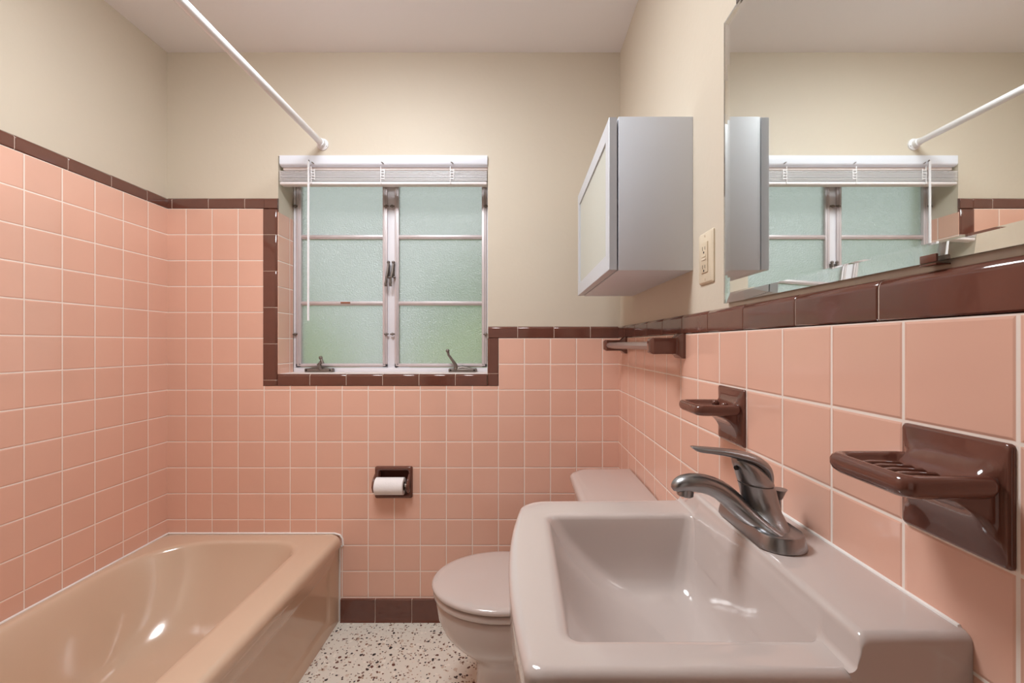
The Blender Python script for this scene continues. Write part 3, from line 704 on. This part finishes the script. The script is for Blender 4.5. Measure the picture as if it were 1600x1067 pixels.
m = MB().quadgrid([ell(FX - 0.009, FY, FZ + 0.010, 0.0270, 0.062), ell(FX - 0.009, FY, FZ + 0.018, 0.0262, 0.054), ell(FX - 0.0085, FY, FZ + 0.023, 0.0250, 0.045), ell(FX - 0.0080, FY, FZ + 0.029, 0.0228, 0.036), ell(FX - 0.0090, FY, FZ + 0.037, 0.0232, 0.029), ell(FX - 0.0105, FY, FZ + 0.046, 0.0236, 0.0252),
                   ell(FX - 0.0125, FY, FZ + 0.056, 0.0240, 0.0238, -0.05), ell(FX - 0.0150, FY, FZ + 0.0640, 0.0238, 0.0235, -0.08), ell(FX - 0.0150, FY, FZ + 0.0645, 0.0215, 0.0215, -0.08), ell(FX - 0.0153, FY, FZ + 0.0670, 0.0215, 0.0215, -0.08)], True, True, True)
m.build('body', M_nickel, fa, angle=50)
# spout
P_ = [(FX + 0.004, FZ + 0.008), (FX - 0.020, FZ + 0.0150), (FX - 0.033, FZ + 0.0235), (FX - 0.044, FZ + 0.0345), (FX - 0.056, FZ + 0.0465), (FX - 0.070, FZ + 0.0565), (FX - 0.086, FZ + 0.0630), (FX - 0.103, FZ + 0.0655), (FX - 0.118, FZ + 0.0645), (FX - 0.129, FZ + 0.060), (FX - 0.1345, FZ + 0.0565)]
R_ = [(0.072, 0.006), (0.066, 0.0105), (0.047, 0.0130), (0.032, 0.0140), (0.0225, 0.0142), (0.0185, 0.0136), (0.0165, 0.0132), (0.0155, 0.0130), (0.0142, 0.0118), (0.0105, 0.0085), (0.004, 0.0030)]
def catm(pts, sub=4):
    out = []
    for i in range(len(pts) - 1):
        p0 = pts[max(i - 1, 0)]; p1 = pts[i]; p2 = pts[i + 1]; p3 = pts[min(i + 2, len(pts) - 1)]
        for k in range(sub):
            t_ = k / sub
            out.append(tuple(0.5 * ((2 * b) + (-a + c) * t_ + (2 * a - 5 * b + 4 * c - d) * t_ ** 2 + (-a + 3 * b - 3 * c + d) * t_ ** 3) for a, b, c, d in zip(p0, p1, p2, p3)))
    out.append(tuple(pts[-1])); return out
Pc = catm(P_); Rc = catm(R_)
MB().tube([(x, FY, z) for x, z in Pc], 0, 28, flat=Rc).build('spout', M_nickel, fa, angle=60)
m = MB().cyl((FX - 0.1150, FY, FZ + 0.062), (FX - 0.1165, FY, FZ + 0.0470), 0.0115, 24, 0.001); ae = m.build('aerator', M_nickel, fa)
MB().cyl((FX - 0.1165, FY, FZ + 0.0469), (FX - 0.1166, FY, FZ + 0.0463), 0.009, 20).build('screen', M_darkhole, ae)
# handle: dome with long lever
m = MB().quadgrid([ell(FX - 0.0153, FY, FZ + 0.0658, 0.0236, 0.0233, -0.08), ell(FX - 0.0155, FY, FZ + 0.0668, 0.0241, 0.0237, -0.08), ell(FX - 0.0185, FY, FZ + 0.0745, 0.0242, 0.0232, -0.15), ell(FX - 0.0225, FY, FZ + 0.0835, 0.0240, 0.0222, -0.26), ell(FX - 0.0262, FY, FZ + 0.0910, 0.0228, 0.0205, -0.36),
                   ell(FX - 0.0285, FY, FZ + 0.0955, 0.0195, 0.0170, -0.36), ell(FX - 0.029, FY, FZ + 0.0985, 0.0120, 0.0110, -0.30)], True, True, True)
P_ = [(FX + 0.0015, FZ + 0.066), (FX - 0.001, FZ + 0.079), (FX - 0.0075, FZ + 0.0905), (FX - 0.0215, FZ + 0.0995), (FX - 0.040, FZ + 0.1050), (FX - 0.060, FZ + 0.1090), (FX - 0.080, FZ + 0.1115), (FX - 0.094, FZ + 0.1130), (FX - 0.102, FZ + 0.1150), (FX - 0.1075, FZ + 0.1172)]
R_ = [(0.0130, 0.0055), (0.0170, 0.0070), (0.0195, 0.0080), (0.0190, 0.0074), (0.0160, 0.0064), (0.0132, 0.0052), (0.0118, 0.0045), (0.0108, 0.0042), (0.0085, 0.0030), (0.0040, 0.0008)]
m.tube([(x, FY, z) for x, z in catm(P_)], 0, 24, flat=catm(R_))
ha = m.build('lever_handle', M_nickel, fa, angle=60)
MB().cyl((FX - 0.044, FY - 0.006, FZ + 0.0885), (FX - 0.0478, FY - 0.007, FZ + 0.0885), 0.0032, 12).build('set_screw', M_darkhole, ha)
kx, ky = FX + 0.0245, FY + 0.010
m = MB().cyl((kx, ky, FZ + 0.010), (kx, ky, FZ + 0.042), 0.0026, 12)
m.tube([(kx, ky, FZ + 0.038), (kx, ky, FZ + 0.042), (kx, ky, FZ + 0.050), (kx, ky, FZ + 0.053)], [0.0035, 0.0055, 0.0085, 0.0105], 20)
m.build('popup_knob', M_nickel, fa)

# ------------------------------------------------------------------ ceramic soap dishes
def soap_dish(yc, label, ridges):
    zt, zb = ROW0 + 9 * ROW - 0.001, ROW0 + 8 * ROW + 0.001
    hw = PITCH / 2 - 0.0015
    t = thing('soap_dish', label, 'soap dish', (XR, yc, (zt + zb) / 2), 'brown ceramic dishes on the right wall')
    # plate flowing out into the bracket
    def R(x, y0, y1, z0, z1, r): return [(x, a, b) for a, b in rrect(y0, y1, z0, z1, r, 6, 8)]
    g = [R(XR + 0.002, yc - hw, yc + hw, zb, zt, 0.004), R(XR - 0.002, yc - hw, yc + hw, zb, zt, 0.004), R(XR - 0.0038, yc - hw + 0.001, yc + hw - 0.001, zb + 0.001, zt - 0.001, 0.005), R(XR - 0.0045, yc - hw + 0.0035, yc + hw - 0.0035, zb + 0.0035, zt - 0.0035, 0.006),
         R(XR - 0.0055, yc - hw + 0.006, yc + hw - 0.006, zb + 0.011, zt - 0.012, 0.012), R(XR - 0.0085, yc - hw + 0.009, yc + hw - 0.009, zb + 0.022, zt - 0.022, 0.013),
         R(XR - 0.0145, yc - hw + 0.010, yc + hw - 0.010, zb + 0.034, zt - 0.0295, 0.010), R(XR - 0.022, yc - hw + 0.011, yc + hw - 0.011, zb + 0.043, zt - 0.0375, 0.006), R(XR - 0.034, yc - hw + 0.014, yc + hw - 0.014, zb + 0.0525, zt - 0.0415, 0.003), R(XR - 0.05, yc - hw + 0.018, yc + hw - 0.018, zb + 0.057, zt - 0.0425, 0.003)]
    MB().quadgrid(g, True, True, True).build('back_plate', M_brown, t, angle=50)
    # tray
    x0, x1 = XR - 0.0890, XR - 0.006
    y0, y1 = yc - hw + 0.003, yc + hw - 0.003
    ztop = zt - 0.0285; zbot = ztop - 0.0210
    cr = (0.013, 0.008, 0.008, 0.013)
    def T(d, z, r=None): return [(a, b, z) for a, b in rrect(x0 + d, x1 - d * 0.6, y0 + d, y1 - d, r or cr, 8, 8)]
    rg = [T(0.020, zbot), T(0.010, zbot + 0.0002), T(0.005, zbot + 0.0015), T(0.0015, zbot + 0.0050), T(0.0, zbot + 0.0095), T(0.0, ztop - 0.0065), T(0.0012, ztop - 0.003), T(0.0035, ztop - 0.0006), T(0.0062, ztop), T(0.0088, ztop - 0.0008),
          T(0.0110, ztop - 0.0035, (0.010,) * 4), T(0.0128, ztop - 0.0070, (0.010,) * 4), T(0.016, ztop - 0.0095, (0.010,) * 4), T(0.026, ztop - 0.0100, (0.006,) * 4)]
    tr = MB().quadgrid(rg, True, True, True).build('tray', M_brown, t, angle=60)
    if ridges:
        for k in range(5):
            y = yc - 0.026 + 0.013 * k
            MB().tube([(x0 + 0.015, y, ztop - 0.0105), (x0 + 0.018, y, ztop - 0.0080), (x0 + 0.030, y, ztop - 0.0070), (x1 - 0.024, y, ztop - 0.0080), (x1 - 0.018, y, ztop - 0.0105)], 0, 12, flat=[(0.001, 0.001), (0.0028, 0.0022), (0.003, 0.0025), (0.0028, 0.0022), (0.001, 0.001)]).build('ridge', M_brown, tr)
    else:
        for dy in (-0.020, 0.020):
            MB().sphere((x1 - 0.018, yc + dy, ztop - 0.004), 0.0065).build('stud', M_brown, tr)
    return t
soap_dish(0.8505, 'farther brown ceramic soap dish, above the faucet handle, with a smooth hollow', False)
soap_dish(0.4165, 'nearest brown ceramic soap dish with a ridged tray, right of the faucet', True)

# ------------------------------------------------------------------ towel bar
tb = thing('towel_bar', 'grey towel bar held between two brown ceramic brackets', 'towel bar', (XR, 1.41, 1.15))
BZ = 1.1490; BXc = XR - 0.0660
for y in (1.118, 1.712):
    def R(x, hy, hz, r): return [(x, a, b) for a, b in rrect(y - hy, y + hy, BZ - hz, BZ + hz, r, 3, 3)]
    g = [R(XR + 0.001, 0.030, 0.0315, 0.003), R(XR - 0.006, 0.030, 0.0315, 0.003), R(XR - 0.008, 0.0285, 0.030, 0.003), R(XR - 0.015, 0.0215, 0.0235, 0.003), R(XR - 0.020, 0.0195, 0.0205, 0.003), R(XR - 0.050, 0.0190, 0.0205, 0.003),
         R(XR - 0.076, 0.0195, 0.0210, 0.003), R(XR - 0.083, 0.0140, 0.0170, 0.003), R(XR - 0.085, 0.009, 0.013, 0.003)]
    MB().quadgrid(g, True, True, True).build('bracket', M_brown, tb, angle=25)
MB().tube([(BXc, 1.125, BZ), (BXc, 1.705, BZ)], 0.0115, 8).build('bar', M_barg, tb, angle=20)

# ------------------------------------------------------------------ wall cabinet
CY0, CY1, CZ0, CZ1 = 1.065, 1.638, 1.3330, 1.7060
cb = thing('wall_cabinet', 'grey wall cabinet with a frosted glass door on the right wall', 'cabinet', (0.33, (CY0 + CY1) / 2, CZ0))
th = 0.016; cx0 = 0.2400
m = MB()
m.box(cx0, PXR, CY0, CY0 + th, CZ0, CZ1, 0.0008).box(cx0, PXR, CY1 - th, CY1, CZ0, CZ1, 0.0008)
m.box(cx0, PXR, CY0 + th, CY1 - th, CZ0, CZ0 + th, 0.0004).box(cx0, PXR, CY0 + th, CY1 - th, CZ1 - th, CZ1, 0.0004)
m.box(PXR - 0.01, PXR, CY0 + th, CY1 - th, CZ0 + th, CZ1 - th)
m.build('carcass', M_cab, cb)
dx0, dx1 = 0.2170, 0.2362
dz0, dz1 = CZ0 + 0.001, CZ1 - 0.001
m = MB(); fwid = 0.042
def RD(x, i, r=0.0004): return [(x, a, b) for a, b in rrect(CY0 + 0.001 + i, CY1 - 0.001 - i, dz0 + i, dz1 - i, r, 1, 1)]
m.quadgrid([RD(dx1, fwid), RD(dx1, 0), RD(dx0 + 0.0012, 0), RD(dx0, 0.0012), RD(dx0, fwid), RD(dx0 + 0.0042, fwid), RD(dx1, fwid)], True)
dr_ = m.build('door', M_cabalu, cb, angle=20)
MB().box(dx0 + 0.0036, dx0 + 0.0085, CY0 + fwid - 0.003, CY1 - fwid + 0.003, dz0 + fwid - 0.003, dz1 - fwid + 0.003).build('glass_panel', M_frost, dr_, smooth=False)
for z in (CZ0 + 0.045, CZ1 - 0.045): MB().box(dx1 - 0.001, cx0 + 0.002, CY1 - 0.05, CY1 - 0.02, z - 0.012, z + 0.012).build('hinge', M_chrome, cb)

# ------------------------------------------------------------------ outlet
oy, oz = 0.9820, 1.3470
ou = thing('wall_outlet', 'almond duplex outlet with test buttons between the cabinet and mirror', 'outlet', (PXR, oy, oz))
def OR(x, hy, hz, r): return [(x, a, b) for a, b in rrect(oy - hy, oy + hy, oz - hz, oz + hz, r, 4, 4)]
MB().quadgrid([OR(PXR, 0.0365, 0.058, 0.004), OR(PXR - 0.003, 0.0365, 0.058, 0.004), OR(PXR - 0.0062, 0.033, 0.0545, 0.004), OR(PXR - 0.0065, 0.0325, 0.054, 0.004)], True, True, True).build('cover_plate', M_outlet, ou)
fc = MB().quadgrid([OR(PXR - 0.006, 0.0172, 0.0340, 0.002), OR(PXR - 0.0085, 0.0172, 0.0340, 0.002), OR(PXR - 0.0090, 0.0165, 0.0332, 0.002)], True, True, True).build('receptacle', M_outlet2, ou)
xf = PXR - 0.0091
for s_ in (-1, 1):
    zc = oz + s_ * 0.0205
    MB().box(xf - 0.0002, xf + 0.001, oy + 0.0050, oy + 0.0066, zc - 0.0045, zc + 0.0045).box(xf - 0.0002, xf + 0.001, oy - 0.0066, oy - 0.0050, zc - 0.0036, zc + 0.0036).build('slots', M_darkhole, fc, smooth=False)
    MB().cyl((xf - 0.0002, oy, zc - 0.0090), (xf + 0.001, oy, zc - 0.0090), 0.0026, 12).build('ground_hole', M_darkhole, fc)
    MB().box(xf - 0.0012, xf + 0.001, oy - 0.0105, oy + 0.0105, oz + s_ * 0.0035 - 0.0025, oz + s_ * 0.0035 + 0.0025, 0.0005).build('button', M_outlet, fc)
    MB().cyl((PXR - 0.0072, oy, oz + s_ * 0.0485), (PXR - 0.006, oy, oz + s_ * 0.0485), 0.0028, 12).build('screw', M_outlet2, ou)

# ------------------------------------------------------------------ mirror
MY0, MY1, MZ0, MZ1 = 0.312, 0.8830, 1.2350, 1.7990
mi_ = thing('wall_mirror', 'large rectangular unframed mirror on the right wall above the sink', 'mirror', (PXR, (MY0 + MY1) / 2, MZ0))
def MR(x, i): return [(x, a, b) for a, b in ((MY0 + i, MZ0 + i), (MY1 - i, MZ0 + i), (MY1 - i, MZ1 - i), (MY0 + i, MZ1 - i))]
fxm = 0.4092; bkx = 0.4152
MB().quadgrid([MR(bkx, 0.0), MR(fxm + 0.0017, 0.0), MR(fxm, 0.019)], True, True, True).build('glass', M_mglass, mi_, smooth=False)
MB().box(bkx + 0.0003, bkx + 0.0008, MY0 + 0.0005, MY1 - 0.0005, MZ0 + 0.0005, MZ1 - 0.0005).build('silvered_back', M_silver, mi_, smooth=False)
MB().box(bkx + 0.0009, PXR, MY0 + 0.004, MY1 - 0.004, MZ0 + 0.004, MZ1 - 0.004).build('backing', M_iron, mi_, smooth=False)
def clip(y, z, up, mat):
    s_ = 1 if up else -1
    MB().box(fxm - 0.0030, fxm - 0.0004, y - 0.009, y + 0.009, min(z, z + s_ * 0.008), max(z, z + s_ * 0.008), 0.0008).box(fxm - 0.0030, PXR, y - 0.009, y + 0.009, z - s_ * 0.0022 - 0.0008, z - s_ * 0.0022 + 0.0008, 0.0004).build('mirror_clip', mat, mi_)
clip(0.437, MZ0 - 0.0008, True, M_brown); clip(0.815, MZ1 + 0.0008, False, M_iron)

# ------------------------------------------------------------------ toilet paper holder
hx0, hx1, hz0, hz1 = px(586.5, YB), px(645, YB), pz(777.5, YB), pz(728, YB)
hcx = (hx0 + hx1) / 2
hp = thing('paper_holder', 'brown ceramic recessed toilet paper holder on the back wall', 'toilet paper holder', (hcx, YB, (hz0 + hz1) / 2))
def HR(i, y, r, dzt=0.0): return [(a, y, b) for a, b in rrect(hx0 + i, hx1 - i, hz0 + i, hz1 - i - dzt, r, 6, 8)]
ri = 0.0175
m = MB().quadgrid([HR(0, YB + 0.002, 0.008), HR(0, YB - 0.005, 0.008), HR(0.002, YB - 0.010, 0.009), HR(0.006, YB - 0.013, 0.010), HR(0.011, YB - 0.0125, 0.010), HR(0.015, YB - 0.009, 0.010), HR(ri, YB - 0.002, 0.010), HR(ri + 0.001, YB + 0.02, 0.010), HR(ri + 0.003, YB + 0.036, 0.012), HR(0.030, YB + 0.042, 0.012)], True, False, True)
m.build('frame', M_brown, hp, angle=60)
rz = 0.5705; ry = YB - 0.018; rr0 = 0.0350
for s_, xx in ((-1, hx0 + 0.0035), (1, hx1 - 0.0120)):
    MB().tube([(xx, YB - 0.006, 0.612), (xx, YB - 0.020, 0.600), (xx, YB - 0.032, 0.585), (xx, YB - 0.036, rz), (xx, YB - 0.031, 0.556), (xx, YB - 0.016, 0.546), (xx, YB - 0.004, 0.542)], 0, 16, up=(1, 0, 0),
              flat=[(0.006, 0.005), (0.009, 0.0062), (0.012, 0.0068), (0.013, 0.007), (0.012, 0.0068), (0.009, 0.0062), (0.006, 0.005)]).build('arm', M_brown, hp, angle=60)
MB().cyl((hx0 + 0.006, ry - 0.008, rz + 0.004), (hx1 - 0.012, ry - 0.008, rz + 0.004), 0.0075, 16).build('spindle', M_chrome, hp)
rl = thing('toilet_paper_roll', 'half used white toilet paper roll in the brown holder', 'toilet paper', (hcx, ry, rz - rr0))
rx0, rx1 = hx0 + 0.0110, hx1 - 0.0290
def circ(x, r, n=48): return [(x, ry - 0.008 + r * math.cos(2 * PI * k / n), rz + r * math.sin(2 * PI * k / n)) for k in range(n)]
MB().quadgrid([circ(rx0, 0.0185), circ(rx0, 0.0335), circ(rx0 + 0.001, 0.0348), circ(rx1 - 0.001, 0.0348), circ(rx1, 0.0335), circ(rx1, 0.0185), circ(rx0, 0.0185)], True).build('paper', M_paper, rl, angle=50)
MB().quadgrid([circ(rx0 + 0.0005, 0.0184), circ(rx1 - 0.0005, 0.0184), circ(rx1 - 0.0005, 0.0174), circ(rx0 + 0.0005, 0.0174), circ(rx0 + 0.0005, 0.0184)], True).build('cardboard_core', M_core, rl, angle=50)

# ------------------------------------------------------------------ ceiling lamp (outside the frame)
lp = thing('ceiling_lamp', 'round white glass lamp on the ceiling in the middle of the room', 'lamp', (-0.54, 0.92, 2.30))
MB().tube([(-0.54, 0.92, ZC), (-0.54, 0.92, ZC - 0.022), (-0.54, 0.92, ZC - 0.026)], [0.275, 0.275, 0.26], 48).build('lamp_base', M_chrome, lp)
MB().tube([(-0.54, 0.92, ZC - 0.025 - 0.042 * math.sin(PI / 2 * k / 8)) for k in range(9)], [0.256 * math.cos(PI / 2 * k / 8) + 0.004 for k in range(9)], 48).build('lamp_shade', emit('lamp_glow', LAMP_COLOUR, LAMP_POWER), lp)
